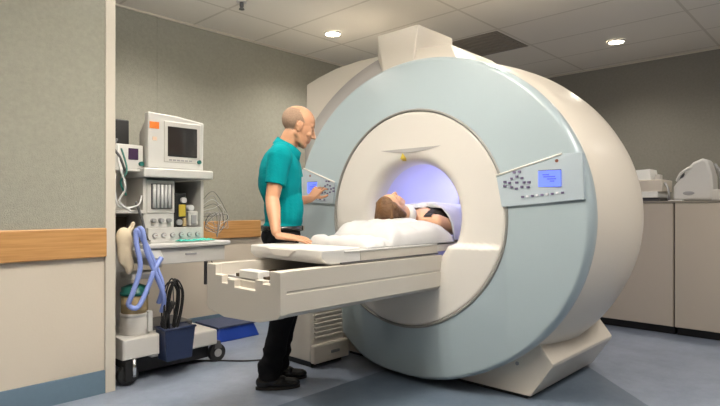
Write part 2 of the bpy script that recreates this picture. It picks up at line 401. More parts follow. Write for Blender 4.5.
# control panels
def xin(y, z):                  # depth of the cover at y,z
    r = math.hypot((y-ECY)/EY, (z-ECZ)/EZ)
    r0 = .703/1.07; return 2.80+.035*max(0, min(1, (r-r0)/(1-r0)))
def control_panel(mir):
    def Y(y): return 2*CY+.01-y if mir else y
    p = MB()
    pts = [(1.56,1.305),(1.19,1.408),(1.085,1.41),(1.075,1.165),(1.12,1.166),(1.525,1.125)]
    if mir: pts = [(1.515,1.312),(1.125,1.435),(1.08,1.42),(1.09,1.165),(1.15,1.166),(1.5,1.15)]
    back = [V(xin(y,z)+.02, Y(y), z) for y, z in pts]; front = [V(xin(y,z)-.014, Y(y), z) for y, z in pts]
    p.hull(back+front); o = p.build('control_panel', M['panel'], mri, .004)
    def slab(name, y0, y1, z0, z1, m, par, lift=.0145, th=.004):
        x = xin((y0+y1)/2, (z0+z1)/2)-lift
        return MB().box(x-th, x+.002, min(Y(y0),Y(y1)), max(Y(y0),Y(y1)), z0, z1).build(name, m, par, .001)
    # top lip
    e = MB(); a, c = pts[0], pts[1]
    e.tube([V(xin(*a)-.014, Y(a[0]), a[1]), V(xin(*c)-.014, Y(c[0]), c[1])], .006, smooth_path=False); e.build('panel_lip', M['panel_edge'], o)
    sc_ = slab('display', 1.315, 1.19, 1.235, 1.322, M['screen_blue'], o)
    slab('display_bar', 1.315, 1.19, 1.317, 1.326, M['dgrey'], o, .0155)
    for k, (ya, yb, zz) in enumerate(((1.29,1.255,1.3),(1.285,1.22,1.288),(1.265,1.215,1.276),(1.25,1.225,1.264))):
        slab('display_text', ya, yb, zz-.003, zz+.003, M['screen_text'], o, .017)
    for k in range(8):
        a = 2*PI*k/8
        slab('button', 1.435+.042*math.cos(a)+.008, 1.435+.042*math.cos(a)-.008, 1.262+.034*math.sin(a)-.006, 1.262+.034*math.sin(a)+.006, M['key'], o)
    for yy, zz in ((1.505,1.268),(1.505,1.245),(1.365,1.262),(1.435,1.262),(1.45,1.32),(1.42,1.322),(1.37,1.235)):
        slab('button', yy+.009, yy-.009, zz-.006, zz+.006, M['key'], o)
    for k in range(9): slab('button', 1.40-.027*k+.008, 1.40-.027*k-.008, 1.176+.0025*k, 1.187+.0025*k, M['key_light' if k % 2 else 'key'], o)
    x = xin(1.215,1.37)-.015
    MB().cyl((x-.004,Y(1.215),1.372),(x+.003,Y(1.215),1.372),.009,n=16).build('indicator', M['led'], o)
    return o
control_panel(False); control_panel(True)
# light at the rear mouth of the bore
ld = bpy.data.lights.new('bore_lamp', 'AREA'); ld.shape = 'DISK'; ld.size = .6; ld.energy = 3; ld.color = (.66,.66,1)
lo = bpy.data.objects.new('bore_lamp', ld); COL.objects.link(lo); lo.location = (3.93,CY,CZ+.02); lo.rotation_euler = (0,PI/2,0)
ld = bpy.data.lights.new('bore_strip_lamp', 'AREA'); ld.shape = 'RECTANGLE'; ld.size = .85; ld.size_y = .08; ld.energy = 2.3; ld.color = (.7,.7,1)
lo = bpy.data.objects.new('bore_strip_lamp', ld); COL.objects.link(lo); lo.location = (3.42,CY,CZ+.351)

# ------------------------------------------------------------------ cooling unit
cu = thing('cooling_unit', (2.68, 3.0, 0), 'cream floor unit with a louvred grille beside the scanner', 'air unit')
MB().prism([(2.5,.04),(2.83,.04),(2.83,.66),(2.5,.66)], 'Y', 2.84, 3.14).build('housing', M['cream'], cu, .012)
MB().box(2.505, 2.845, 2.8, 2.85, .03, .16).build('front_panel', M['cream2'], cu, .012)
for k in range(14): MB().box(2.535, 2.80, 2.828, 2.845, .2+k*.032, .214+k*.032, ).build('louvre', M['cream'], cu, .003)
MB().box(2.66, 2.74, 2.792, 2.802, .085, .105).build('badge', M['grey'], cu, .002)
MB().box(2.52, 2.82, 2.86, 3.12, 0, .04).build('plinth', M['black'], cu)

# ------------------------------------------------------------------ patient table
tb = thing('patient_table', (2.1, 2.2, 0), 'long cream patient table running out from the scanner bore', 'table')
YN, YF = 1.9, 2.51
b = MB()
sec = [(YN,.833),(YN,.745),(YN+.004,.74),(YN+.004,.735),(YN,.73),(YN,.645),(YN+.02,.625),(YN+.16,.588),(YF-.16,.575),(YF-.01,.6),(YF,.62),(YF,.833),(YF-.07,.833),(YF-.07,.765),(YN+.07,.765),(YN+.07,.833)]
b.prism(sec, 'X', 1.53, 2.735); b.build('frame', M['cream'], tb)
end = [(YN,.833),(YN,.64),(YN+.02,.622),(YN+.16,.588),(YF-.16,.575),(YF-.01,.6),(YF,.62),(YF,.833),
       (YF-.08,.833),(YF-.08,.782),(YF-.14,.782),(YF-.14,.745),(YF-.19,.745),(YF-.19,.768),(YF-.25,.768),(YF-.25,.733),
       (YF-.42,.733),(YF-.42,.785),(YF-.48,.785),(YF-.48,.77),(YF-.535,.77),(YF-.535,.833)]
MB().prism(end, 'X', 1.495, 1.533).build('end_plate', M['cream'], tb, .003)
MB().box(1.56, 1.80, 2.02, 2.42, .765, .775).build('rail_tray', M['grey'], tb)
for y in (2.1, 2.2, 2.33): MB().box(1.56, 1.80, y-.012, y+.012, .775, .79).build('guide_rail', M['brown'], tb)
MB().box(1.55, 1.62, 2.14, 2.3, .773, .812).build('latch_block', M['white'], tb, .005)
# cradle: end block, side rails, bed
MB().prism([(1.775,.915),(1.775,.875),(1.80,.85),(1.84,.838),(2.05,.838),(2.05,.915)], 'Y', 1.935, 2.525).build('cradle_end', M['white'], tb, .008)
MB().hull([(1.765,2.12,.905),(1.765,2.36,.905),(1.765,2.30,.87),(1.765,2.18,.87),(1.79,2.12,.905),(1.79,2.36,.905),(1.80,2.30,.865),(1.80,2.18,.865)]).build('handle', M['facecr'], tb, .006)
MB().box(2.05, 2.74, 1.935, 2.5, .838, .895).build('cradle_side', M['cream'], tb, .006)
MB().box(2.74, 3.9, 1.945, 2.455, .85, .893).build('bed', M['white2'], tb, .006)
MB().box(1.93, 2.735, 1.93, 2.0, .893, .903).build('armrail', M['white'], tb, .004)
MB().box(2.12, 2.735, 2.45, 2.52, .893, .925).build('armrail', M['white'], tb, .008)
MB().box(1.9, 2.735, 1.925, 1.936, .838, .846).build('shadow_gap', M['dgrey'], tb)

# ------------------------------------------------------------------ soft things
def cloth_pad(name, x0, x1, y0, y1, z0, thick, m, label, cat, seed=0, amp=.012, corner=2.6, nx=56, ny=44, edge=.5, freq=6):
    b = MB(); T = []; B = []
    for i in range(nx+1):
        rt = []; rb = []
        for j in range(ny+1):
            u = i/nx*2-1; w = j/ny*2-1
            e = max(0, 1-abs(u)**corner)*max(0, 1-abs(w)**corner)
            h = thick*e**edge
            p = V(lerp(x0,x1,(u+1)/2), lerp(y0,y1,(w+1)/2), 0)
            pinch = 1-.05*(1-abs(w)) if False else 1
            n = noise.noise(V(p.x*freq+seed, p.y*freq*.8, seed))*amp + noise.noise(V(p.x*freq*2.5+seed, p.y*freq*1.7, seed+3))*amp*.5
            sx = .02*noise.noise(V(w*2+seed,1,0)); sy = .02*noise.noise(V(u*2.3+seed,5,0))
            q = V(p.x+sx*abs(u), p.y+sy*abs(w), z0)
            rt.append(b.v(q+V(0,0,max(.006,h+n*min(1,e*3))))); rb.append(b.v(q))
        T.append(rt); B.append(rb)
    for i in range(nx):
        for j in range(ny):
            b._f([T[i][j],T[i+1][j],T[i+1][j+1],T[i][j+1]], True); b._f([B[i][j],B[i][j+1],B[i+1][j+1],B[i+1][j]], True)
    for i in range(nx): b._f([T[i][0],B[i][0],B[i+1][0],T[i+1][0]], True); b._f([T[i][ny],T[i+1][ny],B[i+1][ny],B[i][ny]], True)
    for j in range(ny): b._f([T[0][j],T[0][j+1],B[0][j+1],B[0][j]], True); b._f([T[nx][j],B[nx][j],B[nx][j+1],T[nx][j+1]], True)
    return tag(b.build(name, m), label, cat)
cloth_pad('pillow', 2.3, 2.94, 1.935, 2.445, .904, .135, M['linen'], 'large plump white pillow under the patient on the scanner table', 'pillow', 2, .034, 4, edge=.42)
cloth_pad('folded_sheet', 2.12, 2.38, 1.94, 2.44, .9035, .05, M['linen'], 'crumpled white sheet lying on the table in front of the pillow', 'sheet', 9, .022, 6, freq=10)
hc = cloth_pad('head_cushion', 2.5, 2.74, 2.06, 2.34, 1.018, .04, M['white'], 'flat white headrest under the patient head', 'cushion', 4, .004, 5)

# ------------------------------------------------------------------ people
def basis(f, u):
    f = Vector(f).normalized(); u = (Vector(u) - f*Vector(u).dot(f)).normalized(); s = f.cross(u)   # s = the person's own right
    return f, u, s
def rotm(f, s, u): return Matrix((( f.x,s.x,u.x),(f.y,s.y,u.y),(f.z,s.z,u.z)))
def head(b, c, f, u, k=1, female=False):
    f, u, s = basis(f, u); R = rotm(f, s, u); c = Vector(c)
    P = lambda a, d, h: c + (f*a + s*d + u*h)*k
    E = lambda p, ax: b.ell(P(*p), tuple(x*k for x in ax), R, 24, 16)
    E((-.012,0,.035),(.096,.076,.082)); E((.02,0,-.005),(.066,.066,.085)); E((.045,0,-.045),(.04,.05,.05))
    b.cap(P(.045,-.028,-.085), .018*k, P(.045,.028,-.085), .018*k); b.cap(P(.058,-.01,-.09), .017*k, P(.058,.01,-.09), .017*k)
    for q in (-1,1):
        b.cap(P(-.005,q*.05,-.045), .02*k, P(.04,q*.027,-.08), .02*k); E((.015,q*.03,-.05),(.04,.03,.045))       # jaw line
        b.cap(P(.074,q*.012,.022), .011*k, P(.062,q*.045,.022), .011*k)        # brow
        E((.055,q*.036,-.028),(.022,.022,.022))                                # cheek
        E((-.008,q*.076,-.008),(.018,.008,.03))                                # ear
        b.cap(P(-.012,q*.08,.016), .006*k, P(-.02,q*.083,-.006), .006*k)
        E((.066,q*.03,.004),(.012,.014,.01))                                   # eyelid bulge
    b.cap(P(.08,0,.012), .008*k, P(.1,0,-.026), .0115*k); b.cap(P(.088,-.01,-.03), .0085*k, P(.088,.01,-.03), .0085*k)   # nose
    b.cap(P(.078,-.016,-.052), .0075*k, P(.078,.016,-.052), .0075*k); b.cap(P(.076,-.014,-.064), .008*k, P(.076,.014,-.064), .008*k)
    return P, f, u, s
def hand(b, wrist, d, back, thumb, curl=.3, spread=.1, k=1.0):
    """d = wrist to fingers, back = out of the back of the hand, thumb = side of the thumb"""
    d = Vector(d).normalized(); back = (Vector(back)-d*Vector(back).dot(d)).normalized()
    t = d.cross(back); t = t if t.dot(Vector(thumb)) > 0 else -t
    w = Vector(wrist); P = lambda a, s_, n: w + (d*a + t*s_ + back*n)*k
    for i, s_ in enumerate((.03,.011,-.009,-.028)):
        b.cap(P(.0,s_*.55,0), .0165*k, P(.085,s_,0), .0118*k, 12)
    L = ((.04,.025,.021),(.045,.029,.022),(.042,.027,.021),(.033,.021,.018))
    for i, s_ in enumerate((.032,.011,-.0105,-.03)):
        p = P(.088,s_,.0); a = curl*(.5+.15*i); sp = (1.5-i)*spread
        for j, l in enumerate(L[i]):
            dd = (d*math.cos(a) - back*math.sin(a) + t*sp).normalized()
            q = p + dd*l*k; r = .0088-.001*j
            b.cap(p, r*k, q, (r-.0009)*k, 12); p = q; a += curl
    p = P(.025,.026,-.004); dirs = ((.62,.75,-.25),(.85,.45,-.25),(.93,.2,-.3))
    for (x, y, z), l, r in zip(dirs, (.04,.032,.026), (.0135,.0105,.009)):
        q = p + (d*x + t*y + back*z).normalized()*l*k; b.cap(p, r*k, q, r*.92*k, 12); p = q
def limb(b, *pr):
    for (p, r), (q, r2) in zip(pr, pr[1:]): b.cap(p, r, q, r2, 20)
def paint(me, rules, mats):
    for m in mats: me.materials.append(m)
    for p in me.polygons:
        p.use_smooth = True
        for i, fn in rules:
            if fn(p.center): p.material_index = i
def shell_of(me, fn, off, name, m, parent, base=None):      # a layer of hair or cloth that follows the body
    bm = bmesh.new(); bm.from_mesh(me)
    bmesh.ops.delete(bm, geom=[f for f in bm.faces if not fn(f.calc_center_median())], context='FACES')
    bm.normal_update()
    for v in bm.verts: v.co += v.normal*off(v.co) if callable(off) else v.normal*off
    r = bpy.data.meshes.new(name); bm.to_mesh(r); bm.free(); r.materials.clear(); r.materials.append(m); shade(r)
    return link(name, r, parent)

# the standing man
F2, R2 = V(.83,-.56,0).normalized(), V(-.56,-.83,0).normalized()
PC = V(2.165,2.735,0)
def at(f, r, z): return PC + F2*f + R2*r + V(0,0,z)
hc_ = V(2.243,2.66,1.637)
HK = 1.13
hf = (V(.86,-.51,0) + V(0,0,-.33)).normalized()
b = MB()
HP, hf_, hu_, hs_ = head(b, hc_, hf, V(0,0,1)+F2*.2, HK)
RM = rotm(F2, R2, V(0,0,1))
neck0 = at(.02,0,1.49)
b.cap(neck0, .064, HP(-.02,0,-.05), .06)
b.ell(at(-.015,0,1.31), (.115,.168,.2), RM); b.ell(at(.01,0,1.08), (.1,.142,.17), RM); b.ell(at(-.01,0,.95), (.115,.16,.12), RM)
RS, LS = at(-.025,.182,1.435), at(.01,-.182,1.435)
b.cap(RS, .06, LS, .06); b.cap(at(-.02,.1,1.465), .05, neck0+V(0,0,.02), .055); b.cap(at(-.02,-.1,1.465), .05, neck0+V(0,0,.02), .055)
RE, RW = V(1.985,2.60,1.175), V(1.925,2.485,.982)
LE, LW = V(2.40,3.0,1.155), V(2.60,2.955,1.185)
limb(b, (RS,.057),(RS.lerp(RE,.5),.05),(RE,.041)); limb(b, (RE,.041),(RE.lerp(RW,.3),.043),(RW,.027))
limb(b, (LS,.057),(LS.lerp(LE,.5),.05),(LE,.041)); limb(b, (LE,.041),(LE.lerp(LW,.3),.042),(LW,.027))
hand(b, RW+V(.004,-.01,-.02), V(.8,-.55,-.14), V(.1,-.3,1), V(.4,.8,0), .1, .2, 1.1)
hand(b, LW+V(.012,0,.01), V(.72,.12,.6), V(-.55,-.5,.6), V(-.3,-.9,.2), .35, .08)
RH, LH = at(0,.09,.92), at(0,-.09,.92)
RK, RA = at(.015,.095,.50), at(-.095,.09,.1)
LK, LA = at(.05,-.08,.50), at(-.03,-.085,.1)
limb(b, (RH,.085),(RK,.055)); limb(b, (RK,.052),(RK.lerp(RA,.3),.055),(RA,.036))
limb(b, (LH,.085),(LK,.055)); limb(b, (LK,.052),(LK.lerp(LA,.3),.055),(LA,.036))
for a in (RA, LA): b.cap(a+V(0,0,-.045)-F2*.02, .03, a+V(0,0,-.068)+F2*.12, .02)
me = solid(b, .0042, 3)
def hl(p):
    d = p - hc_; return d.dot(hf_)/HK, d.dot(hs_)/HK, d.dot(hu_)/HK
def is_lip(p):
    a, s_, h = hl(p); return a > .074 and abs(s_) < .024 and -.07 < h < -.049
def is_brow(p):
    a, s_, h = hl(p); return a > .056 and .014 < abs(s_) < .046 and .021 < h < .031
def is_eye(p):
    a, s_, h = hl(p); return a > .06 and .02 < abs(s_) < .038 and .0 < h < .006
paint(me, ((1,is_lip),(2,is_brow),(2,is_eye)), (M['skin'],M['lip'],M['brow']))
man = link('person', me); man.location = (0,0,0)
man['label'] = 'man in teal polo shirt and black trousers standing beside the scanner table'; man['category'] = 'person'
def is_hair(p):
    a, s_, h = hl(p)
    if (p-hc_).length > .155 or h < -.035 or (abs(s_) > .078): return False
    if a < -.03: return h < .085
    return a < .018 - max(0,(h-.02))*.8 and h < .07 and not (a > -.03 and h < .022)
shell_of(me, is_hair, .0018, 'hair', M['stubble'], man)
# polo shirt
b = MB(); g = .014
b.ell(at(-.012,0,1.31), (.124+g,.168+g,.2+g), RM); b.ell(at(.012,0,1.1), (.11+g,.146+g,.2), RM)
b.cyl(at(.008,0,.995), at(.01,0,1.14), .118, .12, 32)
b.ell(at(.0,0,1.0), (.124,.155,.06), RM)
b.cap(RS, .06+g, LS, .06+g); b.cap(at(-.02,.1,1.465), .05+g, neck0+V(0,0,.0), .05+g); b.cap(at(-.02,-.1,1.465), .05+g, neck0+V(0,0,.0), .05+g)
for S, E_ in ((RS,RE),(LS,LE)):
    q = S.lerp(E_, .68); b.cyl(S, q, .062+g, .063, 28); b.ell(S, (.066+g*.5,)*3)
b.cap(at(.11,.04,1.3), .012, at(.125,-.02,1.02), .012); b.cap(at(-.09,.08,1.25), .02, at(-.04,.12,1.03), .015)
me2 = solid(b, .006, 3)
bm = bmesh.new(); bm.from_mesh(me2)
hm = .985
r = bmesh.ops.bisect_plane(bm, geom=bm.verts[:]+bm.edges[:]+bm.faces[:], plane_co=(0,0,hm), plane_no=(0,0,-1), clear_outer=True)
for v in bm.verts:      # creases in the cloth
    p = v.co; n = noise.noise(V(p.x*9, p.y*9, p.z*5)); n2 = noise.noise(V(p.x*22, p.y*22, p.z*9+4))
    w = sstep(1.45,1.3,p.z) if p.z > 1.3 else 1
    v.co += v.normal*(.009*n+.005*n2)*w
bm.to_mesh(me2); bm.free(); shade(me2); me2.materials.append(M['shirt'])
sh = link('polo_shirt', me2, man)
# collar
b = MB()
ax = (HP(-.02,0,-.05)-neck0).normalized(); cx, cy_, _ = frame(ax); rr = []
for r_, h in ((.072,.005),(.075,.05),(.08,.051),(.09,.0)):
    ring = []
    for i in range(40):
        a = 2*PI*i/40; dv = cx*math.cos(a)+cy_*math.sin(a); fr = max(0, dv.dot(F2))
        ring.append(neck0 + dv*r_*(1+.12*fr) + ax*(h+.005) - V(0,0,.035)*fr**2)
    rr.append(ring)
b.rings(rr, (False,False)); b.build('collar', M['shirt'], sh)
b = MB(); b.tube([at(.085,.0,1.46), at(.108,.0,1.4), at(.124,.0,1.32)], .012, 8); b.build('placket', M['shirt_dark'], sh)
# trousers, belt, shoes
b = MB()
b.cyl(at(0,0,.91), at(.0,0,1.0), .12, .118, 32); b.ell(at(-.005,0,.945), (.128,.165,.1), RM)
for Hh, K, A in ((RH,RK,RA),(LH,LK,LA)):
    b.cap(Hh, .1, K, .075, 20); b.cap(K, .076, K.lerp(A,.5), .07, 20); b.cyl(K.lerp(A,.5), A+V(0,0,-.035)+F2*.01, .072, .064, 24)
    b.ell(A+V(0,0,.03), (.068,.066,.05), RM)
me3 = solid(b, .007, 3)
bm = bmesh.new(); bm.from_mesh(me3)
bmesh.ops.bisect_plane(bm, geom=bm.verts[:]+bm.edges[:]+bm.faces[:], plane_co=(0,0,1.0), plane_no=(0,0,1), clear_outer=True)
bmesh.ops.bisect_plane(bm, geom=bm.verts[:]+bm.edges[:]+bm.faces[:], plane_co=(0,0,.065), plane_no=(0,0,-1), clear_outer=True)
for v in bm.verts:
    p = v.co; v.co += v.normal*(.007*noise.noise(V(p.x*9,p.y*9,p.z*7)) + (.006*math.sin(p.z*70+p.x*20) if p.z < .25 else 0))
bm.to_mesh(me3); bm.free(); shade(me3); me3.materials.append(M['trousers']); link('trousers', me3, man)
b = MB(); rr = []
for z_, k in ((.975,1),(.975,1.03),(1.008,1.03),(1.008,1)):
    rr.append([at(.129*k*math.cos(2*PI*i/48)+.0, .163*k*math.sin(2*PI*i/48), z_) for i in range(48)])
b.rings(rr, (False,False)); bl = b.build('belt', M['leather'], man)
MB().box(-.004,.004,-.02,.02,-.016,.016, RM, at(.134,.03,.992)).build('buckle', M['chrome'], bl)
for A in (RA, LA):
    A0 = V(A.x, A.y, 0)
    b = MB()
    b.ell(A0+F2*-.015+V(0,0,.045), (.058,.042,.045), RM); b.ell(A0+F2*.09+V(0,0,.032), (.105,.047,.034), RM); b.ell(A0+F2*.05+V(0,0,.055), (.07,.04,.032), RM)
    b.ell(A0+F2*.14+V(0,0,.03), (.062,.048,.03), RM)
    s_me = solid(b, .005, 3)
    bm = bmesh.new(); bm.from_mesh(s_me)
    bmesh.ops.bisect_plane(bm, geom=bm.verts[:]+bm.edges[:]+bm.faces[:], plane_co=(0,0,.016), plane_no=(0,0,-1), clear_outer=True)
    bm.to_mesh(s_me); bm.free(); shade(s_me); s_me.materials.append(M['leather']); so = link('shoe', s_me, man)
    b = MB(); pts = []
    for i in range(28):
        a = 2*PI*i/28; w = .043-.004*math.cos(a*2)-(.004 if math.cos(a) < 0 else 0)
        q = A0 + F2*(.064+.137*math.cos(a)) + R2*(w*math.sin(a)); pts.append((q.x, q.y))
    b.prism(pts, 'Z', 0, .018); b.build('sole', M['sole'], so)

# the patient, lying on her back with the head out of the bore
PH = V(2.62,2.2,1.128)
b = MB()
PP, pf, pu, ps = head(b, PH, V(.12,.0,1), V(-1,0,.1), .9)
b.cap(PP(-.02,0,-.05), .05, V(2.80,2.2,1.07), .052)
b.ell((3.02,2.2,1.04), (.2,.155,.095)); b.ell((3.25,2.2,1.02), (.17,.13,.085)); b.ell((3.43,2.2,1.01), (.14,.165,.095))
b.cap((2.89,2.045,1.03), .05, (2.89,2.355,1.03), .05)
for s in (-1,1):
    limb(b, ((2.9,2.2+s*.16,1.03),.046),((3.14,2.2+s*.2,.965),.038),((3.34,2.2+s*.15,1.07),.026))
    hand(b, (3.34,2.2+s*.15,1.075), (.7,-s*.7,.15), (0,0,1), (-.5,-s*.5,0), .3, .05, .9)
    limb(b, ((3.46,2.2+s*.085,1.0),.078),((3.82,2.2+s*.08,1.0),.052),((4.2,2.2+s*.08,.965),.036))
    b.cap((4.22,2.2+s*.08,.965), .034, (4.26,2.2+s*.09,1.1), .026)
mp = solid(b, .0045, 3)
def hl2(p):
    d = p - PH; return d.dot(pf)/.9, d.dot(ps)/.9, d.dot(pu)/.9
def lip2(p):
    a, s_, h = hl2(p); return a > .072 and abs(s_) < .022 and -.07 < h < -.049
def brow2(p):
    a, s_, h = hl2(p); return a > .056 and .014 < abs(s_) < .044 and (.021 < h < .028 or .0 < h < .004)
paint(mp, ((1,lip2),(2,brow2)), (M['skin2'],M['lip'],M['brow']))
pt = link('person', mp)
pt['label'] = 'patient with brown hair lying face up in the scanner bore'; pt['category'] = 'person'
b = MB(); R_ = rotm(pf, ps, pu)
b.ell(PP(-.03,0,.045), (.083,.077,.075), R_); b.ell(PP(-.055,0,-.0), (.048,.07,.068), R_); b.ell(PP(.0,0,.075), (.06,.062,.042), R_)
for s in (-1,1): b.cap(PP(-.01,s*.07,.05), .024, PP(-.05,s*.075,-.05), .018)
for k in range(26):
    a = random.uniform(-1.3,1.3); t0 = random.uniform(-.03,.04)
    b.cap(PP(.04-.02*abs(a),.072*math.sin(a),.085), .008, PP(-.085+t0*.5,.08*math.sin(a),.055-t0), .0105, 10, 3)
hm_ = solid(b, .005, 2); shade(hm_); hm_.materials.append(M['hair']); link('hair', hm_, pt)
def is_top(p):
    if p.x < 2.82 or p.x > 3.4 or abs(p.y-2.2) > .2 or p.z < 1.0: return False
    dy = abs(p.y-2.2)
    if p.x > 2.95: return dy < .165
    if dy < .08: return p.x > 2.95-.35*dy
    return dy < .135 and p.x > 2.85
shell_of(mp, is_top, .006, 'vest_top', M['top'], pt)
# blanket over the body, pulled up on the far side
b = MB(); nx, ny = 60, 44; G = []
for i in range(nx+1):
    row = []
    for j in range(ny+1):
        w = j/ny*2-1; y = 2.2+w*.252
        x0 = 2.945 if w < -.2 else 2.945 - .2*sstep(-.2,.4,w)
        x = lerp(x0, 3.88, i/nx)
        top = 1.155 - .03*(x-3.0)
        h = .905 + (top-.905)*(1-abs(w)**3.2)**.6
        h += .012*noise.noise(V(x*9, y*9, 2)) + .006*noise.noise(V(x*22,y*20,5))
        if x < 2.95: h = min(h, 1.125 - .0*(w))
        row.append(b.v((x, y, max(h,.9))))
    G.append(row)
for i in range(nx):
    for j in range(ny): b._f([G[i][j],G[i+1][j],G[i+1][j+1],G[i][j+1]], True)
bk = b.build('blanket', M['linen']); bk.modifiers.new('s','SOLIDIFY').thickness = .006
tag(bk, 'white blanket over the patient inside the bore', 'blanket')
b = MB(); b.lathe((2.765,2.2,1.075), (1,0,-.15), [(.052,-.028),(.066,-.024),(.07,0),(.066,.024),(.052,.028)], 28, (False,False))
tag(b.build('neck_collar', M['white']), 'white collar band around the patient neck', 'collar')

# ------------------------------------------------------------------ medical cart
ct = thing('anaesthesia_cart', (1.85, 3.75, 0), 'tall white anaesthesia workstation on castors beside the partition', 'medical cart')
MB().box(1.64, 2.14, 3.45, 4.02, .13, .24).build('base', M['white2'], ct, .012)
MB().hull([(1.42,3.36,.17),(1.66,3.36,.17),(1.42,3.36,.30),(1.66,3.36,.30),(1.42,3.98,.15),(1.66,3.98,.15),(1.42,3.98,.32),(1.68,3.98,.32)]).build('base_block', M['white2'], ct, .012)
MB().box(1.62, 2.1, 3.74, 4.05, .24, .27).build('base_shelf', M['dgrey'], ct)
def castor(x, y, r=.065):
    c = MB(); c.cyl((x-.0,y-.022,r),(x,y+.022,r), r, n=24); o = c.build('castor', M['black'], ct, .006)
    MB().cyl((x,y-.026,r),(x,y+.026,r), r*.45, n=16).build('hub', M['grey'], o)
    MB().hull([(x-.03,y-.03,r*1.5),(x+.03,y-.03,r*1.5),(x-.03,y+.03,r*1.5),(x+.03,y+.03,r*1.5),(x-.02,y-.02,r*2.3),(x+.02,y-.02,r*2.3),(x-.02,y+.02,r*2.3),(x+.02,y+.02,r*2.3)]).build('bracket', M['dgrey'], o)
for x, y in ((2.15,3.48),(1.47,3.42),(2.1,3.96),(1.47,3.96)): castor(x, y)
MB().box(1.54, 2.1, 3.5, 4.0, .035, .13).build('under_base_box', M['black'], ct, .01)  # black box filling the space under the base
MB().box(1.44, 1.5, 3.372, 3.46, .03, .165).build('castor_cover', M['black'], ct, .008)
MB().cyl((1.49,3.36,.06),(1.49,3.36,.17),.012).build('brake_pedal', M['chrome'], ct)
MB().box(1.45, 1.66, 3.78, 4.02, .3, 1.36).build('column', M['white2'], ct, .01)
MB().box(1.56, 2.2, 3.37, 3.98, .855, .885).build('worktop', M['white'], ct, .008)
dr = MB().box(1.6, 2.17, 3.4, 3.9, .745, .853).build('drawer', M['white2'], ct, .006)
MB().box(1.86, 1.94, 3.392, 3.402, .80, .812).build('drawer_pull', M['grey'], dr)
# console above the worktop
MB().box(1.63, 2.06, 3.9, 3.96, .885, 1.32).build('console_back', M['grey'], ct)
MB().box(1.62, 1.645, 3.52, 3.95, .885, 1.32).build('console_side', M['white2'], ct, .004)
MB().box(2.045, 2.07, 3.52, 3.95, .885, 1.32).build('console_side', M['white2'], ct, .004)
MB().box(1.59, 2.1, 3.44, 3.97, 1.325, 1.385).build('monitor_shelf', M['white'], ct, .008)
fb = MB().box(1.645, 1.845, 3.52, 3.9, 1.085, 1.31).build('flowmeter_block', M['white2'], ct, .006)
MB().box(1.675, 1.825, 3.512, 3.522, 1.115, 1.285).build('flowmeter_window', M['dgrey'], fb, .002)
for k in range(5): MB().cyl((1.692+k*.027,3.507,1.12),(1.692+k*.027,3.507,1.28),.0105,n=12).build('flow_tube', M['frost'], fb)
kp = MB().box(1.645, 1.845, 3.53, 3.9, .985, 1.085).build('knob_panel', M['white'], ct, .004)
for k in range(3):
    MB().cyl((1.69+k*.055,3.53,1.035),(1.69+k*.055,3.495,1.035),.016,.013,n=18).build('flow_knob', M['grey'], kp)
gp = MB().box(1.645, 2.045, 3.5, 3.9, .885, .985).build('gauge_panel', M['white'], ct, .004)
for k in range(6):
    x = 1.69+k*.063
    g_ = MB().cyl((x,3.5,.935),(x,3.487,.935),.016,n=22).build('gauge', M['grey'], gp)
    MB().cyl((x,3.487,.935),(x,3.484,.935),.013,n=22).build('gauge_face', M['frost'], g_)
    MB().box(x-.001,x+.012,3.481,3.484,.934,.937).build('needle', M['led'], g_)
vp = MB().box(1.85, 1.945, 3.54, 3.75, .985, 1.225).build('vaporiser', M['black'], ct, .008)
MB().cyl((1.915,3.545,1.175),(1.915,3.515,1.175),.02,n=22).build('dial', M['white'], vp)
MB().box(1.885, 1.935, 3.53, 3.6, 1.06, 1.145).build('yellow_label', M['yellow'], vp, .004)
MB().cyl((1.885,3.545,1.02),(1.885,3.52,1.02),.02,n=22).build('fill_cap', M['grey'], vp)
MB().box(1.915, 1.94, 3.53, 3.6, .99, 1.05).build('label_block', M['tan'], vp, .004)
ab = MB().box(1.965, 2.04, 3.54, 3.8, .99, 1.1).build('ventilator_module', M['white'], ct, .012)
MB().box(1.98, 2.02, 3.53, 3.542, 1.005, 1.07).build('bellows_window', M['grey'], ab, .003)
MB().cyl((1.99,3.55,1.12),(1.99,3.75,1.12),.022).build('sensor_bar', M['frost'], ab)
# left side of the cart: shelf, absorber
MB().box(1.4, 1.63, 3.5, 3.95, 1.085, 1.105).build('side_shelf', M['white'], ct, .003)
MB().box(1.4, 1.63, 3.5, 3.95, 1.36, 1.375).build('side_shelf', M['white'], ct, .003)
MB().box(1.4, 1.6, 3.72, 3.95, .9, 1.06).build('side_drawer', M['brown'], ct, .004)
MB().box(1.42, 1.44, 3.6, 3.95, .3, 1.36).build('side_post', M['brown'], ct)
ab = MB().lathe((1.555,3.5,.3), (0,0,1), [(.085,0),(.09,.01),(.09,.1),(.085,.11),(.085,.12),(.09,.125),(.09,.14)], 32).build('canister_base', M['white2'], ct)
MB().lathe((1.555,3.5,.44), (0,0,1), [(.083,0),(.083,.115)], 32).build('absorber_canister', M['tan'], ct)
MB().lathe((1.555,3.5,.555), (0,0,1), [(.09,0),(.09,.02),(.083,.025),(.083,.05),(.03,.07)], 32).build('canister_lid', M['green'], ct)
MB().box(1.6, 1.63, 3.4, 3.46, .32, .45).build('latch', M['white'], ct, .004)
MB().hull([(1.52,3.38,.80),(1.7,3.36,.78),(1.52,3.6,.80),(1.7,3.6,.78),(1.5,3.4,.86),(1.68,3.38,.845),(1.5,3.6,.87),(1.68,3.6,.85)]).build('absorber_head', M['white'], ct, .02, 3)
MB().cyl((1.6,3.44,.86),(1.6,3.44,.91),.032).build('valve_dome', M['clear'], ct)
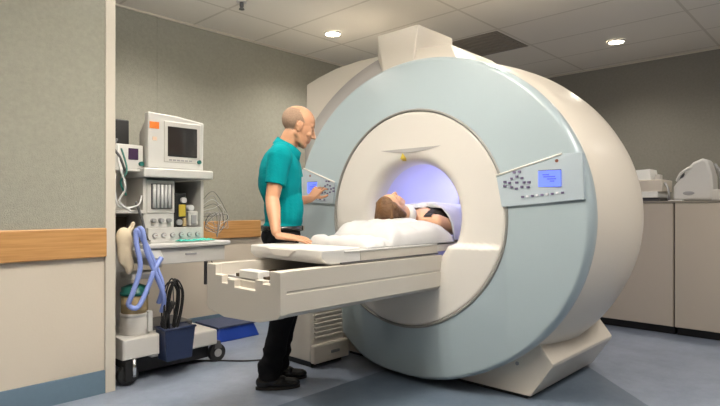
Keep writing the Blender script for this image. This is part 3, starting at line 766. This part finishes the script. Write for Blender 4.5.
MB().cyl((1.67,3.42,.73),(1.67,3.42,.8),.028).build('valve_body', M['white2'], ct)
MB().box(1.50, 1.7, 3.42, 3.6, .66, .70).build('bracket_arm', M['white2'], ct, .01)
MB().tube([(1.43,3.5,1.33),(1.41,3.46,1.25),(1.42,3.45,1.15),(1.47,3.45,1.12),(1.56,3.46,1.14),(1.6,3.5,1.2)], .006).build('wire_loop', M['frost'], ct)
MB().tube([(1.44,3.48,1.52),(1.42,3.42,1.4),(1.46,3.42,1.25),(1.43,3.44,1.16),(1.5,3.43,1.1)], .007).build('wire_loop', M['frost'], ct)
MB().tube([(1.46,3.48,1.5),(1.47,3.42,1.36),(1.43,3.42,1.28),(1.47,3.43,1.2)], .006).build('wire_loop', M['green'], ct)
MB().tube([(1.44,3.5,1.56),(1.4,3.45,1.5),(1.43,3.43,1.44),(1.47,3.45,1.36)], .008).build('wire_loop', M['dgrey'], ct)
MB().tube([(1.55,3.47,1.16),(1.58,3.45,1.05),(1.6,3.44,.95),(1.62,3.44,.9)], .009).build('wire_loop', M['dgrey'], ct)
MB().box(2.13, 2.15, 3.6, 3.62, .55, .745).build('hanger', M['dgrey'], ct)
for k in range(7):
    a = random.Random(k); x = 2.08; y = 3.55
    pts = [(x,y,1.18-k*.02),(x+.08,y-.02,1.24-k*.03),(x+.14+a.random()*.08,y,1.15-a.random()*.1),(x+.16+a.random()*.08,y+.02,1.0),(x+.1+a.random()*.1,y,.93+a.random()*.05),(x+.02,y,.95+a.random()*.1),(x+.05+a.random()*.1,y-.02,1.08),(x+.12,y,.9)]
    MB().tube(pts, .002, 6).build('lead_wire', M['dgrey' if k % 3 == 0 else 'grey' if k % 2 else 'frost'], ct)
MB().tube([(2.12,3.5,.74),(2.13,3.47,.66),(2.12,3.47,.6),(2.14,3.48,.53),(2.12,3.48,.5)], .004).build('lead_wire', M['dgrey'], ct)

pm = thing('patient_monitor', (1.85, 3.6, 1.385), 'white patient monitor with a dark screen on top of the workstation', 'monitor')
MB().prism([(1.645,1.39),(2.055,1.387),(2.06,1.73),(1.85,1.757),(1.645,1.765)], 'Y', 3.5, 3.56).build('front_bezel', M['white'], pm, .008)
MB().hull([(1.66,3.56,1.39),(2.04,3.56,1.39),(1.66,3.56,1.74),(2.04,3.56,1.71),(1.72,3.8,1.4),(2.0,3.8,1.4),(1.72,3.8,1.66),(2.0,3.8,1.66)]).build('rear_housing', M['white2'], pm, .01)
MB().box(1.755, 2.03, 3.493, 3.501, 1.435, 1.715).build('inner_bezel', M['white2'], pm, .004)
MB().box(1.78, 2.0, 3.488, 3.494, 1.475, 1.68).build('screen', M['blackgl'], pm, .002)
MB().box(1.655, 1.72, 3.496, 3.501, 1.655, 1.7).build('orange_sticker', M['orange'], pm)
MB().box(1.675, 1.705, 3.497, 3.501, 1.575, 1.6).build('peach_sticker', M['peach'], pm)
MB().cyl((2.015,3.493,1.447),(2.015,3.478,1.447),.014).build('dial_knob', M['green'], pm)
for k in range(6): MB().box(1.79+k*.03, 1.81+k*.03, 3.49, 3.494, 1.445, 1.455).build('button', M['grey'], pm)

mm = thing('module_monitor', (1.55, 3.6, 1.375), 'small white monitor with a purple screen on the side shelf', 'monitor')
MB().box(1.45, 1.635, 3.55, 3.75, 1.376, 1.54).build('housing', M['white'], mm, .008)
MB().box(1.535, 1.6, 3.544, 3.551, 1.44, 1.515).build('screen', M['purple_screen'], mm, .002)
MB().cyl((1.617,3.55,1.415),(1.617,3.53,1.415),.015).build('knob', M['green'], mm)
gb = MB().box(1.49, 1.65, 3.8, 3.93, 1.376, 1.74).build('equipment_box', M['black'], None, .008)
tag(gb, 'dark grey box standing behind the small monitor', 'box')

def corr(pts, r):       # corrugated breathing hose
    b = MB(); P_ = [Vector(p) for p in pts]; q = []
    for i in range(len(P_)-1):
        p0 = P_[max(i-1,0)]; p1 = P_[i]; p2 = P_[i+1]; p3 = P_[min(i+2,len(P_)-1)]
        n = max(4, int((p2-p1).length/.006))
        for k in range(n):
            t = k/n; q.append(.5*((2*p1)+(p2-p0)*t+(2*p0-5*p1+4*p2-p3)*t*t+(3*p1-p0-3*p2+p3)*t**3))
    cnt = [0]; N_ = len(q)
    b.tube(q, lambda t: r*(1.0 if int(round(t*(N_-1))) % 2 else .85), 12, smooth_path=False); return b
hs = thing('breathing_hose', (1.5, 3.36, .6), 'blue corrugated breathing hose looped over the side of the workstation', 'hose')
corr([(1.66,3.38,.5),(1.66,3.33,.62),(1.6,3.33,.78),(1.53,3.32,.92),(1.49,3.33,.98),(1.49,3.33,.9),(1.51,3.32,.75),(1.47,3.33,.6),(1.45,3.35,.52),(1.5,3.33,.5),(1.56,3.32,.62),(1.6,3.32,.72),(1.66,3.34,.8)], .017).build('hose_tube', M['hose'], hs)
corr([(1.68,3.38,.44),(1.67,3.33,.55),(1.6,3.32,.72),(1.545,3.31,.85),(1.52,3.31,.98),(1.505,3.34,.99)], .016).build('hose_tube', M['hose'], hs)
b = MB(); b.ell((1.455,3.4,.83), (.04,.03,.09)); b.ell((1.44,3.4,.93), (.05,.035,.07)); b.ell((1.475,3.4,.76), (.03,.025,.06)); b.ell((1.43,3.4,.86), (.03,.03,.1)); b.ell((1.47,3.39,.9), (.025,.02,.07)); b.cap((1.47,3.4,.96), .018, (1.5,3.4,1.02), .014); bg = solid(b, .006, 3); shade(bg); bg.materials.append(M['beige'])
tag(link('breathing_bag', bg), 'beige breathing bag hanging at the edge of the partition', 'bag')

bs = thing('storage_basket', (1.76, 3.36, .1), 'navy blue plastic basket hanging at the front of the workstation', 'basket')
b = MB(); b.hull([(1.68,3.31,.12),(1.86,3.31,.12),(1.68,3.43,.12),(1.86,3.43,.12),(1.665,3.3,.33),(1.88,3.3,.33),(1.665,3.44,.33),(1.88,3.44,.33)])
b.build('basket_body', M['navy'], bs, .006)
MB().tube([(1.665,3.3,.33),(1.88,3.3,.33),(1.88,3.44,.33),(1.665,3.44,.33),(1.665,3.3,.33)], .008, smooth_path=False).build('rim', M['navy'], bs)
MB().cyl((1.79,3.42,.33),(1.79,3.44,.62),.004).build('hanger_wire', M['dgrey'], bs)
cb = thing('cable_bundle', (1.71, 3.36, .35), 'coiled black cables hanging above the navy basket', 'cables')
for k in range(6):
    a = random.Random(k+20); dx = a.uniform(-.02,.02); w = a.uniform(.03,.06); y = 3.33+k*.012
    MB().tube([(1.70+dx,y,.2+.1*a.random()),(1.69+dx,y,.4),(1.70+dx,y,.55),(1.74+dx,y,.62+.03*a.random()),(1.74+w+dx,y,.56),(1.72+w+dx,y,.4),(1.69+w,y,.3),(1.68,y,.36),(1.70+w,y,.5)], .0055, 8).build('cable', M['black'], cb)
b = MB()
nx, ny = 24, 12; G = []
for i in range(nx+1):
    G.append([b.v((lerp(1.83,2.08,i/nx)+.02*noise.noise(V(j*.4,1,0)), lerp(3.39,3.485,j/ny)+.015*noise.noise(V(i*.4,2,1)), .889+.018*abs(noise.noise(V(i*.35,j*.5,3)))+.006)) for j in range(ny+1)])
for i in range(nx):
    for j in range(ny): b._f([G[i][j],G[i+1][j],G[i+1][j+1],G[i][j+1]], True)
tc_ = b.build('teal_cloth', M['teal']); tc_.modifiers.new('s','SOLIDIFY').thickness = .004
tag(tc_, 'crumpled teal cloth lying on the workstation worktop', 'cloth')

# blue step stool near the back wall
st = thing('step_stool', (2.68, 4.12, 0), 'low royal blue step with a slate top by the back wall', 'step')
MB().hull([(2.42,3.92,.0),(2.42,4.33,.0),(2.86,3.92,.0),(2.86,4.33,.0),(2.46,3.95,.11),(2.46,4.3,.11),(2.82,3.95,.11),(2.82,4.3,.11)]).build('body', M['step'], st, .012)
MB().box(2.45, 2.83, 3.94, 4.31, .11, .125).build('top_mat', M['steptop'], st, .004)
b = MB(); b.tube([(1.75,3.84,.006),(2.1,3.52,.006),(2.3,3.3,.006),(2.5,3.2,.006),(2.66,3.2,.006)], .006); tag(b.build('floor_cable', M['black']), 'thin black cable along the floor between workstation and floor unit', 'cable')

# ------------------------------------------------------------------ cabinets on the far side
def cabinet(y0, y1, label, kx):
    t = thing('equipment_cabinet', (5.75, (y0+y1)/2, 0), label, 'cabinet', 'tall cream cabinets along the far wall')
    MB().box(5.34, 6.3, y0+.004, y1-.004, .075, 1.165).build('body', M['cab'], t, .004)
    MB().box(5.32, 5.34, y0+.008, y1-.008, .08, 1.16).build('door', M['cab'], t, .004)
    MB().box(5.315, 6.3, y0, y1, 1.165, 1.182).build('top_panel', M['cabtop'], t, .003)
    MB().box(5.4, 6.3, y0+.01, y1-.01, 0, .075).build('plinth', M['black'], t)
cabinet(1.252, 2.2, 'cream cabinet behind the scanner, with the white printer on top', 0)
cabinet(.3, 1.252, 'cream cabinet by the frame edge, with the white head coil on top', 1)
MB_ = MB().box(5.33, 5.4, 1.19, 1.30, 1.183, 1.19).build('paper_label', M['paper'])
tag(MB_, 'small white tag lying on the cabinet tops at their joint', 'tag')
co = thing('head_coil', (5.55, 1.12, 1.182), 'white domed head coil with a carry handle on the cabinet top', 'medical coil')
prof_ = [(1.285,1.184),(1.28,1.31),(1.255,1.35),(1.21,1.40),(1.18,1.46),(1.13,1.52),(1.06,1.55),(1.02,1.54),(1.0,1.46),(.985,1.4),(.98,1.3),(.985,1.184)]
MB().prism(prof_, 'X', 5.42, 5.66).build('shell', M['white'], co, .03, 4)
MB().tube([(5.42,1.25,1.36),(5.39,1.215,1.42),(5.40,1.17,1.46),(5.43,1.14,1.48)], .012).build('handle', M['white'], co)
MB().ell((5.425,1.215,1.405), (.012,.03,.016), Matrix.Rotation(-.8,3,'X')).build('handle_slot', M['dgrey'], co)
MB().ell((5.42,1.16,1.25), (.006,.045,.018)).build('vent_slot', M['grey'], co)
MB().box(5.44, 5.6, .93, 1.0, 1.184, 1.28).build('connector_box', M['white2'], co, .01)
MB().tube([(5.5,.98,1.5),(5.5,.94,1.42),(5.5,.93,1.3),(5.48,.9,1.22),(5.45,.8,1.2)], .012).build('lead', M['grey'], co)
prn = thing('printer', (5.55, 1.5, 1.182), 'off white desktop printer with a stack of paper on the cabinet', 'printer')
MB().box(5.4, 5.75, 1.40, 1.68, 1.215, 1.27).build('lower_tray', M['paper'], prn, .004)
MB().box(5.42, 5.78, 1.37, 1.70, 1.27, 1.38).build('housing', M['cream2'], prn, .01)
MB().box(5.43, 5.78, 1.39, 1.7, 1.184, 1.215).build('base', M['dgrey'], prn, .004)
MB().hull([(5.44,1.47,1.38),(5.44,1.7,1.38),(5.7,1.47,1.38),(5.7,1.7,1.38),(5.46,1.48,1.48),(5.46,1.7,1.47),(5.68,1.48,1.48),(5.68,1.7,1.47)]).build('paper_stack', M['paper'], prn, .004)
MB().box(5.5, 5.6, 1.41, 1.45, 1.38, 1.43).build('paper_guide', M['white2'], prn, .005)
MB().tube([(5.5,1.37,1.35),(5.45,1.33,1.3),(5.45,1.32,1.22),(5.5,1.34,1.2)], .01).build('cord', M['grey'], prn)

# ------------------------------------------------------------------ world, camera, view
w = bpy.data.worlds.new('world'); SC.world = w; w.use_nodes = True
w.node_tree.nodes['Background'].inputs[0].default_value = (.9,.95,1,1); w.node_tree.nodes['Background'].inputs[1].default_value = .0
cd = bpy.data.cameras.new('camera'); cam = bpy.data.objects.new('camera', cd); COL.objects.link(cam); SC.camera = cam
cam.location = (0,0,1.12); cam.rotation_euler = (math.radians(90), 0, math.radians(-46.6))
cd.sensor_width = 36; cd.lens = 27; cd.shift_y = 5/720; cd.clip_start = .05
SC.view_settings.view_transform = 'Standard'; SC.view_settings.look = 'None'; SC.view_settings.gamma = 1
SC.view_settings.use_curve_mapping = False; SC.view_settings.exposure = .47
